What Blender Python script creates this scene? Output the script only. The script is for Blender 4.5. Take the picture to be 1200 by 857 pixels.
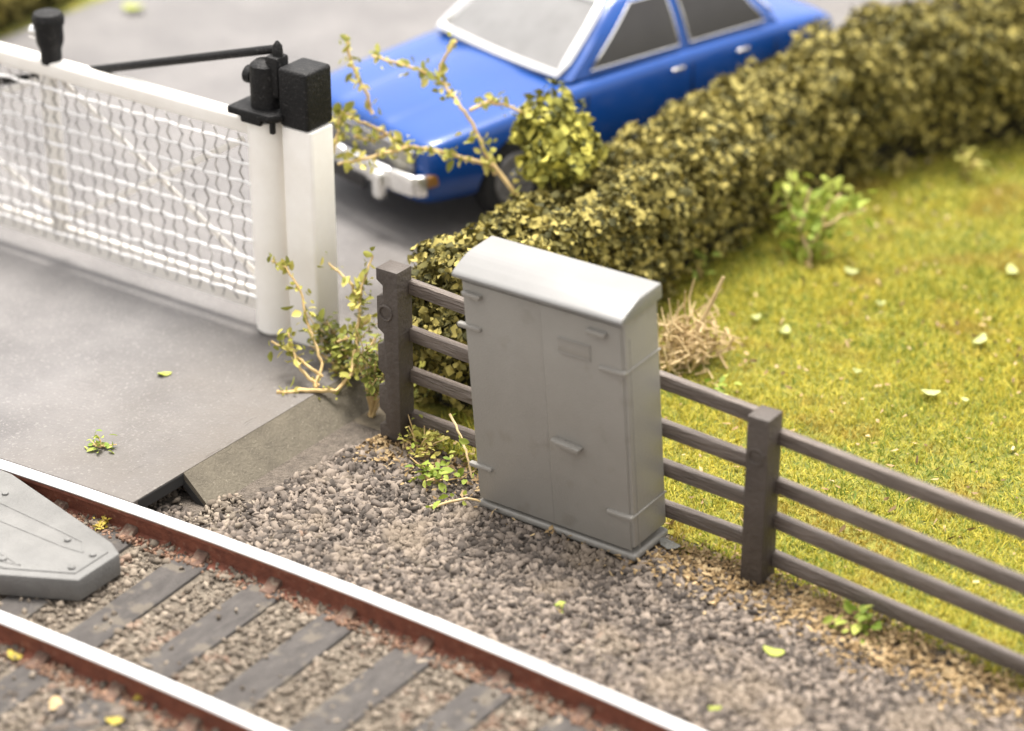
import bpy, bmesh, math, random
import numpy as np
from mathutils import Vector, Matrix
random.seed(7); RNG = np.random.default_rng(11)
S = bpy.context.scene; COL = S.collection
R = math.radians
for o in list(bpy.data.objects): bpy.data.objects.remove(o)

# ------------------------------------------------------------------ camera
TH, AZ = R(27.0), R(54.7)
_fh = Vector((-math.cos(AZ), math.sin(AZ), 0)); _rt = Vector((math.sin(AZ), math.cos(AZ), 0))
_fw = _fh*math.cos(TH) + Vector((0, 0, -math.sin(TH))); _up = _rt.cross(_fw)
cd = bpy.data.cameras.new('camera'); cam = bpy.data.objects.new('camera', cd); COL.objects.link(cam)
cam.matrix_world = Matrix(((_rt.x, _up.x, -_fw.x, 8.21), (_rt.y, _up.y, -_fw.y, -8.22), (_rt.z, _up.z, -_fw.z, 7.33), (0, 0, 0, 1)))
cd.sensor_width = 36; cd.lens = 90; cd.clip_start = .5; cd.clip_end = 600
cd.dof.use_dof = True; cd.dof.focus_distance = 14.65; cd.dof.aperture_fstop = .09/.22
S.camera = cam
# ------------------------------------------------------------------ light
SUN_DIR = Vector((-.13, .19, 1.0)).normalized()
w = bpy.data.worlds.new('World'); S.world = w; w.use_nodes = True
nt = w.node_tree; nt.nodes.clear()
sky = nt.nodes.new('ShaderNodeTexSky'); sky.sky_type = 'NISHITA'; sky.sun_disc = False
sky.sun_elevation = math.asin(SUN_DIR.z); sky.sun_rotation = math.atan2(SUN_DIR.x, SUN_DIR.y)
sky.dust_density = 4.0; sky.ozone_density = .6
hs = nt.nodes.new('ShaderNodeHueSaturation'); hs.inputs['Saturation'].default_value = .12
bg = nt.nodes.new('ShaderNodeBackground'); bg.inputs['Strength'].default_value = .135
wo = nt.nodes.new('ShaderNodeOutputWorld')
wm = nt.nodes.new('ShaderNodeMix'); wm.data_type = 'RGBA'; wm.blend_type = 'MULTIPLY'; wm.inputs[0].default_value = 1; wm.inputs[7].default_value = (1.0, .97, .935, 1)
nt.links.new(sky.outputs[0], hs.inputs['Color']); nt.links.new(hs.outputs[0], wm.inputs[6]); nt.links.new(wm.outputs[2], bg.inputs[0]); nt.links.new(bg.outputs[0], wo.inputs[0])
sd = bpy.data.lights.new('sun', 'SUN'); sd.energy = 2.0; sd.angle = R(20); sd.color = (1, .955, .895)
so = bpy.data.objects.new('sun', sd); COL.objects.link(so); so.rotation_euler = SUN_DIR.to_track_quat('Z', 'Y').to_euler(); so.location = (0, 3, 12)
S.view_settings.view_transform = 'Standard'; S.view_settings.look = 'None'; S.view_settings.gamma = 1; S.view_settings.use_curve_mapping = False
S.view_settings.exposure = 1.70

# ------------------------------------------------------------------ helpers
def pxray(x, y):
    return (_fw*3000 + _rt*(x-600) - _up*(y-428.5))/3000
CAM = Vector((8.21, -8.22, 7.33))
def at(x, y, z=0.):
    "ground point (height z) seen at that place of the photo"
    d = pxray(x, y); return CAM + d*((z-CAM.z)/d.z)
def deep(x, y, D): return CAM + pxray(x, y)*D

def material(name, c1, c2=None, scale=8., rough=.7, metal=0., bump=0., bscale=None, island=0., c3=None, detail=6., stretch=None, spec=.5, coat=0., speck=None, bdist=.02, trans=0.):
    m = bpy.data.materials.new(name); m.use_nodes = True
    t = m.node_tree; N = t.nodes; L = t.links; b = N['Principled BSDF']
    b.inputs['Roughness'].default_value = rough; b.inputs['Metallic'].default_value = metal
    b.inputs['Specular IOR Level'].default_value = spec; b.inputs['Coat Weight'].default_value = coat
    co = N.new('ShaderNodeTexCoord'); src = co.outputs['Object']
    if stretch:
        mp = N.new('ShaderNodeMapping'); mp.inputs['Scale'].default_value = stretch; L.new(src, mp.inputs[0]); src = mp.outputs[0]
    nz = N.new('ShaderNodeTexNoise'); nz.inputs['Scale'].default_value = scale; nz.inputs['Detail'].default_value = detail; nz.inputs['Roughness'].default_value = .65
    L.new(src, nz.inputs['Vector'])
    cr = N.new('ShaderNodeValToRGB'); e = cr.color_ramp
    c2 = c2 or c1
    e.elements[0].position = .33; e.elements[0].color = (*c1, 1); e.elements[1].position = .67; e.elements[1].color = (*c2, 1)
    if c3: k = e.elements.new(.5); k.color = (*c3, 1)
    if island:
        ge = N.new('ShaderNodeNewGeometry')
        mi = N.new('ShaderNodeMix'); mi.data_type = 'FLOAT'; mi.inputs[0].default_value = island
        L.new(nz.outputs[0], mi.inputs[2])
        mr = N.new('ShaderNodeMapRange'); mr.inputs[3].default_value = .25; mr.inputs[4].default_value = .75
        L.new(ge.outputs['Random Per Island'], mr.inputs[0]); L.new(mr.outputs[0], mi.inputs[3]); L.new(mi.outputs[0], cr.inputs[0])
    else: L.new(nz.outputs[0], cr.inputs[0])
    out = cr.outputs[0]
    if speck:   # (colour, scale, threshold, amount)
        n2 = N.new('ShaderNodeTexNoise'); n2.inputs['Scale'].default_value = speck[1]; n2.inputs['Detail'].default_value = 3
        L.new(co.outputs['Object'], n2.inputs['Vector'])
        r2 = N.new('ShaderNodeMapRange'); r2.inputs[1].default_value = speck[2]; r2.inputs[2].default_value = speck[2]+.08; r2.inputs[4].default_value = speck[3]
        L.new(n2.outputs[0], r2.inputs[0])
        mx = N.new('ShaderNodeMix'); mx.data_type = 'RGBA'; L.new(r2.outputs[0], mx.inputs[0]); L.new(out, mx.inputs[6]); mx.inputs[7].default_value = (*speck[0], 1); out = mx.outputs[2]
    L.new(out, b.inputs['Base Color'])
    if trans:
        b.inputs['Subsurface Weight'].default_value = 0
        tr = N.new('ShaderNodeBsdfTranslucent'); L.new(out, tr.inputs[0]); ms = N.new('ShaderNodeMixShader'); ms.inputs[0].default_value = trans
        L.new(b.outputs[0], ms.inputs[1]); L.new(tr.outputs[0], ms.inputs[2]); L.new(ms.outputs[0], N['Material Output'].inputs[0])
    if bump:
        n3 = N.new('ShaderNodeTexNoise'); n3.inputs['Scale'].default_value = bscale or scale*4; n3.inputs['Detail'].default_value = 5
        L.new(src, n3.inputs['Vector'])
        bp = N.new('ShaderNodeBump'); bp.inputs['Strength'].default_value = bump; bp.inputs['Distance'].default_value = bdist
        L.new(n3.outputs[0], bp.inputs['Height']); L.new(bp.outputs[0], b.inputs['Normal'])
    return m

def tag(o, label=None, cat=None, group=None, kind=None):
    if label: o['label'] = label
    if cat: o['category'] = cat
    if group: o['group'] = group
    if kind: o['kind'] = kind
    return o
def thing(name, loc, label, cat, group=None, rot=(0, 0, 0)):
    o = bpy.data.objects.new(name, None); o.empty_display_size = .1; COL.objects.link(o); o.location = loc; o.rotation_euler = rot
    return tag(o, label, cat, group)
def link_mesh(name, me, mat, parent=None):
    o = bpy.data.objects.new(name, me); COL.objects.link(o); me.materials.append(mat)
    if parent is not None: o.parent = parent
    return o
def np_mesh(name, V, F, mat, parent=None, smooth=False):
    V = np.asarray(V, dtype=np.float32).reshape(-1, 3); F = np.asarray(F, dtype=np.int32)
    k = F.shape[1]; me = bpy.data.meshes.new(name)
    me.vertices.add(len(V)); me.vertices.foreach_set('co', V.ravel())
    me.loops.add(F.size); me.loops.foreach_set('vertex_index', F.ravel())
    me.polygons.add(len(F)); me.polygons.foreach_set('loop_start', np.arange(0, F.size, k, dtype=np.int32))
    if smooth: me.polygons.foreach_set('use_smooth', np.ones(len(F), dtype=bool))
    me.update(calc_edges=True); me.validate()
    return link_mesh(name, me, mat, parent)

class MB:
    def __init__(s): s.bm = bmesh.new()
    def _bev(s, geom, bev, seg=2):
        if bev: bmesh.ops.bevel(s.bm, geom=[e for e in geom if isinstance(e, bmesh.types.BMEdge)], offset=bev, segments=seg, profile=.5, affect='EDGES', clamp_overlap=True)
    def box(s, c, d, bev=0., rz=0., mat=None, seg=2):
        b = bmesh.new(); bmesh.ops.create_cube(b, size=1)
        for v in b.verts: v.co = Vector((v.co.x*d[0], v.co.y*d[1], v.co.z*d[2]))
        if bev: bmesh.ops.bevel(b, geom=b.edges[:], offset=bev, segments=seg, profile=.5, affect='EDGES', clamp_overlap=True)
        M = Matrix.Translation(c) @ Matrix.Rotation(rz, 4, 'Z')
        if mat is not None: M = mat @ M
        s._add(b, M); return s
    def bar(s, p, q, wy, wz, bev=0.):
        "a bar from p to q: wz high, wy thick"
        p, q = Vector(p), Vector(q); d = q-p; Ln = d.length; x = d.normalized(); y = Vector((0, 0, 1)).cross(x)
        y = y.normalized() if y.length > 1e-5 else Vector((0, 1, 0)); z = x.cross(y)
        M = Matrix(((x.x, y.x, z.x, (p.x+q.x)/2), (x.y, y.y, z.y, (p.y+q.y)/2), (x.z, y.z, z.z, (p.z+q.z)/2), (0, 0, 0, 1)))
        return s.box((0, 0, 0), (Ln, wy, wz), bev, 0, M)
    def _add(s, b, M=None):
        me = bpy.data.meshes.new('t')
        if M is not None: b.transform(M)
        b.to_mesh(me); s.bm.from_mesh(me); bpy.data.meshes.remove(me); b.free()
    def prism(s, poly, a, b_, axis='y', bev=0., M=None, seg=2):
        "polygon extruded along an axis from a to b_"
        b = bmesh.new()
        def P(u, v, t): return {'y': (u, t, v), 'x': (t, u, v), 'z': (u, v, t)}[axis]
        v0 = [b.verts.new(P(u, v, a)) for u, v in poly]; v1 = [b.verts.new(P(u, v, b_)) for u, v in poly]
        n = len(poly); b.faces.new(v0); b.faces.new(v1[::-1])
        for i in range(n): b.faces.new((v0[i], v1[i], v1[(i+1) % n], v0[(i+1) % n]))
        bmesh.ops.recalc_face_normals(b, faces=b.faces[:])
        if bev: bmesh.ops.bevel(b, geom=b.edges[:], offset=bev, segments=seg, profile=.5, affect='EDGES', clamp_overlap=True)
        s._add(b, M); return s
    def tube(s, pts, r, n=8, r1=None):
        pts = [Vector(p) for p in pts]; K = len(pts); b = bmesh.new(); rings = []
        for i, p in enumerate(pts):
            d = (pts[min(i+1, K-1)]-pts[max(i-1, 0)]).normalized()
            u = d.cross(Vector((0, 0, 1))); u = u.normalized() if u.length > 1e-3 else Vector((1, 0, 0)); v = d.cross(u)
            rr = r if r1 is None else r+(r1-r)*i/max(K-1, 1)
            rings.append([b.verts.new(p+u*rr*math.cos(2*math.pi*k/n)+v*rr*math.sin(2*math.pi*k/n)) for k in range(n)])
        for A, B in zip(rings, rings[1:]):
            for k in range(n): b.faces.new((A[k], A[(k+1) % n], B[(k+1) % n], B[k]))
        b.faces.new(rings[0][::-1]); b.faces.new(rings[-1])
        bmesh.ops.recalc_face_normals(b, faces=b.faces[:]); s._add(b); return s
    def lathe(s, prof, c, n=24, M=None):
        b = bmesh.new(); rings = []
        for r, z in prof: rings.append([b.verts.new((r*math.cos(2*math.pi*k/n), r*math.sin(2*math.pi*k/n), z)) for k in range(n)])
        for A, B in zip(rings, rings[1:]):
            for k in range(n): b.faces.new((A[k], A[(k+1) % n], B[(k+1) % n], B[k]))
        b.faces.new(rings[0][::-1]); b.faces.new(rings[-1])
        T = Matrix.Translation(c)
        if M is not None: T = T @ M
        s._add(b, T); return s
    def torus(s, c, Rr, r, M=None, n=24, k=8):
        b = bmesh.new(); rings = []
        for i in range(n):
            a = 2*math.pi*i/n
            rings.append([b.verts.new(((Rr+r*math.cos(2*math.pi*j/k))*math.cos(a), (Rr+r*math.cos(2*math.pi*j/k))*math.sin(a), r*math.sin(2*math.pi*j/k))) for j in range(k)])
        for i in range(n):
            A, B = rings[i], rings[(i+1) % n]
            for j in range(k): b.faces.new((A[j], B[j], B[(j+1) % k], A[(j+1) % k]))
        T = Matrix.Translation(c)
        if M is not None: T = T @ M
        s._add(b, T); return s
    def build(s, name, mat, parent=None, smooth=30, local=False):
        if parent is not None and not local:
            off = parent.location
            if parent.parent is not None: off = off+parent.parent.location
            s.bm.transform(Matrix.Translation(-off))
        me = bpy.data.meshes.new(name); s.bm.to_mesh(me); s.bm.free()
        if smooth:
            me.polygons.foreach_set('use_smooth', np.ones(len(me.polygons), dtype=bool)); me.set_sharp_from_angle(angle=R(smooth))
        return link_mesh(name, me, mat, parent)

def sheet(name, poly, z, mat, kind='structure', n=1):
    b = bmesh.new(); b.faces.new([b.verts.new((x, y, z)) for x, y in poly])
    me = bpy.data.meshes.new(name); b.to_mesh(me); b.free()
    return tag(link_mesh(name, me, mat), kind=kind)

def rand_rot(n, tilt=None, rng=RNG):
    "n random rotation matrices; with tilt, the local z stays within about that angle of world z"
    if tilt is None:
        q = rng.normal(size=(n, 4)); q /= np.linalg.norm(q, axis=1)[:, None]
        a, b, c, d = q.T
        return np.stack([np.stack([1-2*(c*c+d*d), 2*(b*c-a*d), 2*(b*d+a*c)], 1), np.stack([2*(b*c+a*d), 1-2*(b*b+d*d), 2*(c*d-a*b)], 1), np.stack([2*(b*d-a*c), 2*(c*d+a*b), 1-2*(b*b+c*c)], 1)], 1)
    az = rng.uniform(0, 2*np.pi, n); ph = rng.uniform(0, 2*np.pi, n); t = np.abs(rng.normal(0, tilt, n))
    def rz(a): z = np.zeros_like(a); o = z+1; return np.stack([np.stack([np.cos(a), -np.sin(a), z], 1), np.stack([np.sin(a), np.cos(a), z], 1), np.stack([z, z, o], 1)], 1)
    z = np.zeros(n); o = z+1; rx = np.stack([np.stack([o, z, z], 1), np.stack([z, np.cos(t), -np.sin(t)], 1), np.stack([z, np.sin(t), np.cos(t)], 1)], 1)
    return rz(az) @ rx @ rz(ph)
def scatter(base, faces, pos, rot, scale):
    "copies of one small shape as one vertex/face array"
    n = len(pos); base = np.asarray(base, float); sc = np.asarray(scale, float)
    if sc.ndim == 1: sc = np.repeat(sc[:, None], 3, 1)
    V = np.einsum('nij,nkj->nki', rot, base[None]*sc[:, None, :]) + np.asarray(pos)[:, None, :]
    F = (np.asarray(faces)[None] + (np.arange(n)*len(base))[:, None, None]).reshape(-1, len(faces[0]))
    return V.reshape(-1, 3), F
def merge(parts):
    V, F, k = [], [], 0
    for v, f in parts: V.append(v); F.append(f+k); k += len(v)
    return np.concatenate(V), np.concatenate(F)
# leaf: a bent oval of six triangles
LEAF_V = np.array([(0, 0, 0), (.5, .30, .10), (1, .0, -.08), (.5, -.30, .10), (.5, 0, 0), (.16, .18, .05), (.16, -.18, .05), (.84, .18, .02), (.84, -.18, .02)])
LEAF_F = np.array([(0, 4, 5), (5, 4, 1), (1, 4, 7), (7, 4, 2), (2, 4, 8), (8, 4, 3), (3, 4, 6), (6, 4, 0)])
CHIP_V = np.array([(-.5, -.3, .12), (.1, -.5, 0), (.5, -.1, -.1), (.35, .4, .1), (-.25, .45, -.05), (0, 0, .06)])
CHIP_F = np.array([(0, 1, 5), (1, 2, 5), (2, 3, 5), (3, 4, 5), (4, 0, 5)])
def vnoise(P, f, seed=0):
    "cheap smooth noise in 3D"
    r = np.random.default_rng(seed); s = np.zeros(len(P))
    for k in range(7):
        d = r.normal(size=3)*f*(1+.35*k); s += np.sin(P @ d + r.uniform(0, 6.28))/(1+.25*k)
    return s/3.
def stone(seed, sub=1):
    "an angular chip: the hull of a few random points, cut to 16 triangles"
    r = np.random.default_rng(seed)
    while True:
        d = r.normal(size=(10, 3)); d /= np.linalg.norm(d, axis=1)[:, None]
        d = d*r.uniform(.75, 1.2, (10, 1))*np.array([r.uniform(.9, 1.35), r.uniform(.75, 1.1), r.uniform(.55, .9)])
        b = bmesh.new(); [b.verts.new(p) for p in d]
        bmesh.ops.convex_hull(b, input=b.verts[:]); lone = [v for v in b.verts if not v.link_faces]; bmesh.ops.delete(b, geom=lone, context='VERTS')
        bmesh.ops.triangulate(b, faces=b.faces[:]); bmesh.ops.recalc_face_normals(b, faces=b.faces[:]); b.verts.index_update()
        V = np.array([v.co[:] for v in b.verts]); F = np.array([[v.index for v in f.verts] for f in b.faces]); b.free()
        if len(V) >= 9: return V, F

# ------------------------------------------------------------------ materials
M_ballast = material('ballast', (.080, .065, .051), (.155, .127, .100), 14, .95, bump=1., bscale=45, bdist=.05)
M_trackbed = material('track_bed', (.10, .082, .062), (.21, .175, .132), 10, .95, bump=1., bscale=40, bdist=.05, speck=((.16, .085, .055), 6., .58, .6))
M_stone = material('ballast_stone', (.046, .037, .030), (.225, .183, .146), 2.2, .95, island=.85, c3=(.116, .094, .077), speck=((.20, .158, .115), 2.2, .54, .6))
M_rustdust = material('rust_dust', (.10, .055, .035), (.26, .155, .10), 5, .95, island=.7)
M_grit = material('track_grit', (.085, .068, .052), (.26, .215, .165), 3., .95, island=.7, c3=(.15, .122, .092), speck=((.21, .12, .08), 5., .60, .5))
M_earth = material('earth', (0.096, 0.078, 0.054), (0.168, 0.138, 0.096), 6, .95, bump=.5)
M_turf = material('turf', (.10, .11, .016), (.27, .225, .028), 5., .95, c3=(.18, .17, .022), bump=1., bscale=50, speck=((.09, .11, .02), 14., .54, .8))
M_grass = material('grass_blades', (.11, .185, .022), (.64, .53, .075), .95, .8, c3=(.40, .37, .046), island=.6, trans=.3, speck=((.36, .23, .05), 1.9, .55, .55))
M_road = material('road_asphalt', (.088, .083, .082), (.142, .134, .130), 1.3, .72, bump=.7, bscale=45, detail=12, speck=((.23, .215, .205), 60., .60, .7), bdist=.012)
def road_dirt(m):
    t = m.node_tree; N = t.nodes; L = t.links; b = N['Principled BSDF']; src = b.inputs['Base Color'].links[0].from_socket
    co = N.new('ShaderNodeTexCoord'); sp = N.new('ShaderNodeSeparateXYZ'); L.new(co.outputs['Object'], sp.inputs[0])
    nz = N.new('ShaderNodeTexNoise'); nz.inputs['Scale'].default_value = 2.; nz.inputs['Detail'].default_value = 8; L.new(co.outputs['Object'], nz.inputs['Vector'])
    mr = N.new('ShaderNodeMapRange'); mr.inputs[1].default_value = -2.1; mr.inputs[2].default_value = -.5; mr.inputs[4].default_value = 1.1; L.new(sp.outputs[0], mr.inputs[0])
    ml = N.new('ShaderNodeMath'); ml.operation = 'MULTIPLY'; L.new(mr.outputs[0], ml.inputs[0]); L.new(nz.outputs[0], ml.inputs[1])
    mx = N.new('ShaderNodeMix'); mx.data_type = 'RGBA'; L.new(ml.outputs[0], mx.inputs[0]); L.new(src, mx.inputs[6]); mx.inputs[7].default_value = (.098, .080, .060, 1); L.new(mx.outputs[2], b.inputs['Base Color'])
    # drag marks in the surface, along the slab edge
    mp = N.new('ShaderNodeMapping'); mp.inputs['Scale'].default_value = (26, 5.5, 1); L.new(co.outputs['Object'], mp.inputs[0])
    n2 = N.new('ShaderNodeTexNoise'); n2.inputs['Scale'].default_value = 1.; n2.inputs['Detail'].default_value = 3; L.new(mp.outputs[0], n2.inputs['Vector'])
    r2 = N.new('ShaderNodeMapRange'); r2.inputs[1].default_value = .66; r2.inputs[2].default_value = .76; L.new(n2.outputs[0], r2.inputs[0])
    m2 = N.new('ShaderNodeMath'); m2.operation = 'MULTIPLY'; L.new(r2.outputs[0], m2.inputs[0]); L.new(mr.outputs[0], m2.inputs[1])
    bp = N.new('ShaderNodeBump'); bp.invert = True; bp.inputs['Strength'].default_value = .6; bp.inputs['Distance'].default_value = .015
    old = b.inputs['Normal'].links[0].from_socket; L.new(m2.outputs[0], bp.inputs['Height']); L.new(old, bp.inputs['Normal']); L.new(bp.outputs[0], b.inputs['Normal'])
road_dirt(M_road)
M_ramp = material('ramp_side', (.078, .066, .047), (.128, .110, .079), 5, .85, bump=.4, bscale=60, speck=((.24, .21, .16), 70., .63, .6))
M_ramp_void = material('ramp_void_shade', (.014, .014, .014), (.024, .023, .022), 5, .8)  # near-black colour stands for the shade under the hollow slab
M_railtop = material('polished_rail', (.82, .80, .78), (.92, .90, .88), 12, .34, metal=1.)
M_rust = material('rail_rust', (.105, .030, .016), (.19, .058, .030), 14, .8, bump=.3, bscale=60, speck=((.24, .12, .075), 30., .60, .6))
M_sleeper = material('weathered_sleeper', (.044, .039, .036), (.076, .068, .062), 7, .95, bump=.5, bscale=60, stretch=(3, 1, 3), speck=((.14, .118, .09), 9., .56, .6))
M_chair = material('rusty_chair', (.075, .040, .028), (.15, .095, .068), 14, .95, bump=.5, speck=((.19, .15, .11), 30., .55, .8))
M_panel = material('panel_grey', (.110, .108, .102), (.150, .147, .139), 5, .6, bump=.3, bscale=80, detail=8)
M_pale = material('cabinet_paint', (.222, .209, .186), (.246, .232, .207), 2.2, .36, bump=.2, bscale=90, spec=.5, speck=((.17, .152, .125), 5., .60, .35))
M_paleroof = material('cabinet_roof_dimmed', (.185, .182, .176), (.205, .202, .196), 2.0, .36, bump=.06, bscale=70)  # cabinet paint, darkened so the top-lit roof does not burn out
M_fence = material('fence_brown', (.080, .062, .049), (.165, .134, .112), 3, .5, bump=1., bscale=9, stretch=(.8, 9, 9), detail=8)
M_post = material('fence_post_brown', (.046, .035, .027), (.068, .054, .044), 4, .6, bump=.4, bscale=40)
M_white = material('white_paint', (0.74, 0.7, 0.64), (0.82, 0.79, 0.74), 2.5, .5, bump=.08, bscale=30)
M_wirew = material('mesh_wire_pale', (.60, .585, .57), (.78, .77, .76), 3, .4)
M_wire = material('mesh_wire_dull', (.19, .18, .17), (.52, .50, .48), 2.5, .45, metal=.2)
M_black = material('black_paint', (.004, .004, .0045), (.010, .0095, .0095), 10, .6, bump=.4, bscale=50, spec=.25, speck=((.05, .047, .045), 45., .60, .5))
M_blue = material('car_blue', (.0035, .046, .215), (.0045, .053, .245), 1.5, .26, coat=.2, spec=.4)
M_chrome = material('chrome', (.80, .79, .77), (.86, .85, .83), 5, .25, metal=.85)
M_glass = material('car_glass', (.16, .155, .15), (.22, .215, .21), 2, .14, metal=.35, spec=1., coat=.5)  # pale half-metal grey stands in for lamp glare on the windscreen
M_sideglass = material('car_side_glass', (0.025, 0.0225, 0.0215), (0.035, 0.032, 0.03), 2, .35)
M_vinyl = material('roof_vinyl', (0.011, 0.01, 0.01), (0.0175, 0.015, 0.015), 5, .55)
M_tyre = material('tyre', (0.0084, 0.0084, 0.009), (0.018, 0.018, 0.018), 9, .8)
M_trim = material('grille_grey', (.09, .09, .092), (.34, .33, .32), 18, .35, metal=.4, stretch=(1, 1, 5))
M_lens = material('lamp_lens', (0.275, 0.26, 0.21), (0.31, 0.29, 0.24), 6, .15)
M_amber = material('amber_lens', (0.22, 0.096, 0.02), (0.24, 0.12, 0.032), 6, .2)
M_hedge = material('hedge_leaf', (.042, .040, .007), (.40, .33, .088), 1.6, .85, island=.8, c3=(.150, .127, .025), trans=.08)
M_hedge_y = material('clump_leaf', (.05, .055, .006), (.50, .45, .08), 1.8, .85, island=.8, c3=(.23, .22, .03), trans=.1)
M_core = material('hedge_core', (.010, .009, .004), (.022, .018, .008), 9, .95, bump=.6)  # dark colour of the solid cores that fill hedges and clumps
M_twig = material('pale_twig', (.42, .28, .11), (.62, .46, .22), 8, .85, bump=.3)
M_straw = material('straw', (.12, .075, .03), (.42, .31, .165), 4, .9, island=.75, c3=(.26, .17, .075))
M_pstraw = material('dry_stalk', (.36, .25, .11), (.58, .45, .25), 6, .85)
M_leaf = material('fresh_leaf', (.16, .24, .025), (.46, .50, .10), 5, .7, island=.7, c3=(.29, .36, .05), trans=.3)
M_leafdry = material('dry_leaf', (.19, .20, .03), (.62, .54, .16), 5, .8, island=.75, c3=(.38, .36, .07), trans=.25)
M_sapleaf = material('sapling_leaf', (.20, .27, .03), (.52, .55, .13), 5, .7, island=.7, c3=(.34, .39, .06), trans=.3)
M_ivy = material('ivy_leaf', (0.062, 0.0744, 0.00744), (0.26, 0.273, 0.0434), 4, .8, island=.75, c3=(0.149, 0.161, 0.0186), trans=.2)
M_leafpale = material('pale_leaf', (.36, .40, .13), (.48, .50, .20), 6, .7, trans=.2)
M_leafyel = material('yellow_leaf', (0.434, 0.336, 0.035), (0.49, 0.392, 0.084), 6, .8, trans=.2)
M_greyflake = material('grey_flake', (0.15, 0.15, 0.135), (0.19, 0.185, 0.165), 6, .8)

# ------------------------------------------------------------------ ground
sheet('ground', [(-300, -300), (300, -300), (300, 300), (-300, 300)], -.06, M_earth)
sheet('ballast_bed', [(-40, -6), (40, -6), (40, 2.36), (-40, 2.36)], -.003, M_ballast)
sheet('track_bed', [(-40, -1.75), (40, -1.75), (40, .66), (-40, .66)], .008, M_trackbed)
sheet('soil', [(-.70, 2.20), (.2, 2.30), (.2, 3.2), (-.70, 3.2)], -.004, M_earth)
sheet('field', [(-.12, 2.34), (60, 2.05), (60, 90), (-.62, 90), (-.62, 3.0)], .004, M_turf)

RZ = .17
# ------------------------------------------------------------------ track
def yc(x):
    x0 = max(-3.2, min(5., x)); s = -.03*(x0-1)
    return .035 - .015*(x0-1)**2 + s*(x-x0)
RZ = .17
# road slab: hollow shell with a short ramp side, open at its corner by the rail
RX0, RX1 = -6.75, -.66
edge = [(x, yc(x)+.612+.046) for x in np.linspace(RX0, RX1, 24)]
m = MB(); m.prism(edge+[(RX1, 62.3), (RX0, 62.3)], RZ-.045, RZ+.003, 'z'); tag(m.build('road', M_road, smooth=0), kind='structure')
edge = [(x, yc(x)-.612-.046) for x in np.linspace(RX0, -1.26, 24)]
m = MB(); m.prism(edge+[(-1.26, -62), (RX0, -62)], RZ-.06, RZ+.003, 'z'); tag(m.build('road', M_road, smooth=0), kind='structure')
m = MB(); m.box((-4.45, 31.6, .045), (5.9, 60.9, .12)); tag(m.build('road_foundation', M_ramp_void, smooth=0), kind='structure')  # dark block set back under the slab so the open corner reads black
m = MB(); m.prism([(-.662, RZ+.002), (-.655, RZ-.06), (-.50, -.05), (-.42, -.05)], 1.07, 2.75, 'y')
tag(m.build('road_ramp', M_ramp, smooth=0), kind='structure')
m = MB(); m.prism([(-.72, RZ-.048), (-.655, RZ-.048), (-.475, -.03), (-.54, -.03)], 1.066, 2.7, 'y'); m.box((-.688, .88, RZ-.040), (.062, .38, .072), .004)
tag(m.build('road_shade_lining', M_ramp_void, smooth=0), kind='structure')  # dark skin, shade of the hollow put into its colour
track = thing('railway_track', (1, yc(1), 0), 'straight-looking railway track with two bright topped rusty rails along the foot of the photo', 'track')
XS = list(np.linspace(-14, 16, 61))
def rail(side):
    def sweep(prof, name, mat):
        b = bmesh.new(); rings = []
        for x in XS: rings.append([b.verts.new((x, yc(x)+side*.612+u, v)) for u, v in prof])
        n = len(prof)
        for A, B in zip(rings, rings[1:]):
            for k in range(n): b.faces.new((A[k], B[k], B[(k+1) % n], A[(k+1) % n]))
        bmesh.ops.recalc_face_normals(b, faces=b.faces[:]); mm = MB(); mm._add(b); return mm
    web = sweep([(-.085, .0), (-.085, .016), (-.018, .04), (-.018, .125), (-.043, .138), (-.043, .158), (.043, .158), (.043, .138), (.018, .125), (.018, .04), (.085, .016), (.085, .0)], 'rail', M_rust).build('rail', M_rust, track, 25)
    head = sweep([(-.043, .1585), (-.0435, .166), (-.034, .175), (.034, .175), (.0435, .166), (.043, .1585)], 'railhead', M_railtop)
    head.bm.transform(Matrix.Translation(-track.location)); h = head.build('running_surface', M_railtop, web, 40, local=True)
for sd_ in (-1, 1): rail(sd_)
SL = [-.11+.507*k for k in range(-16, 22)]
for x in SL:
    y = yc(x); a = math.atan(-.03*(max(-3.2, min(5, x))-1)) + .03 + random.uniform(-.02, .02)
    m = MB(); m.box((0, -.17, 0), (.235+random.uniform(-.015, .01), 2.02, .13), .012)
    m.bm.transform(Matrix.Translation((x, y, -.037)) @ Matrix.Rotation(a, 4, 'Z'))
    s = m.build('sleeper', M_sleeper, track, 30)
    for sd_ in (-1, 1):
        c = MB()
        c.prism([(-.125, .02), (-.12, .040), (-.075, .045), (-.04, .07), (-.02, .075), (.02, .075), (.04, .07), (.075, .045), (.12, .040), (.125, .02)], x-.042, x+.042, 'x', .010, Matrix.Translation((0, y+sd_*.612, -.002)))
        c.bm.transform(Matrix.Translation(-track.location)); c.build('rail_chair', M_chair, s, 30, local=True)

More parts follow.
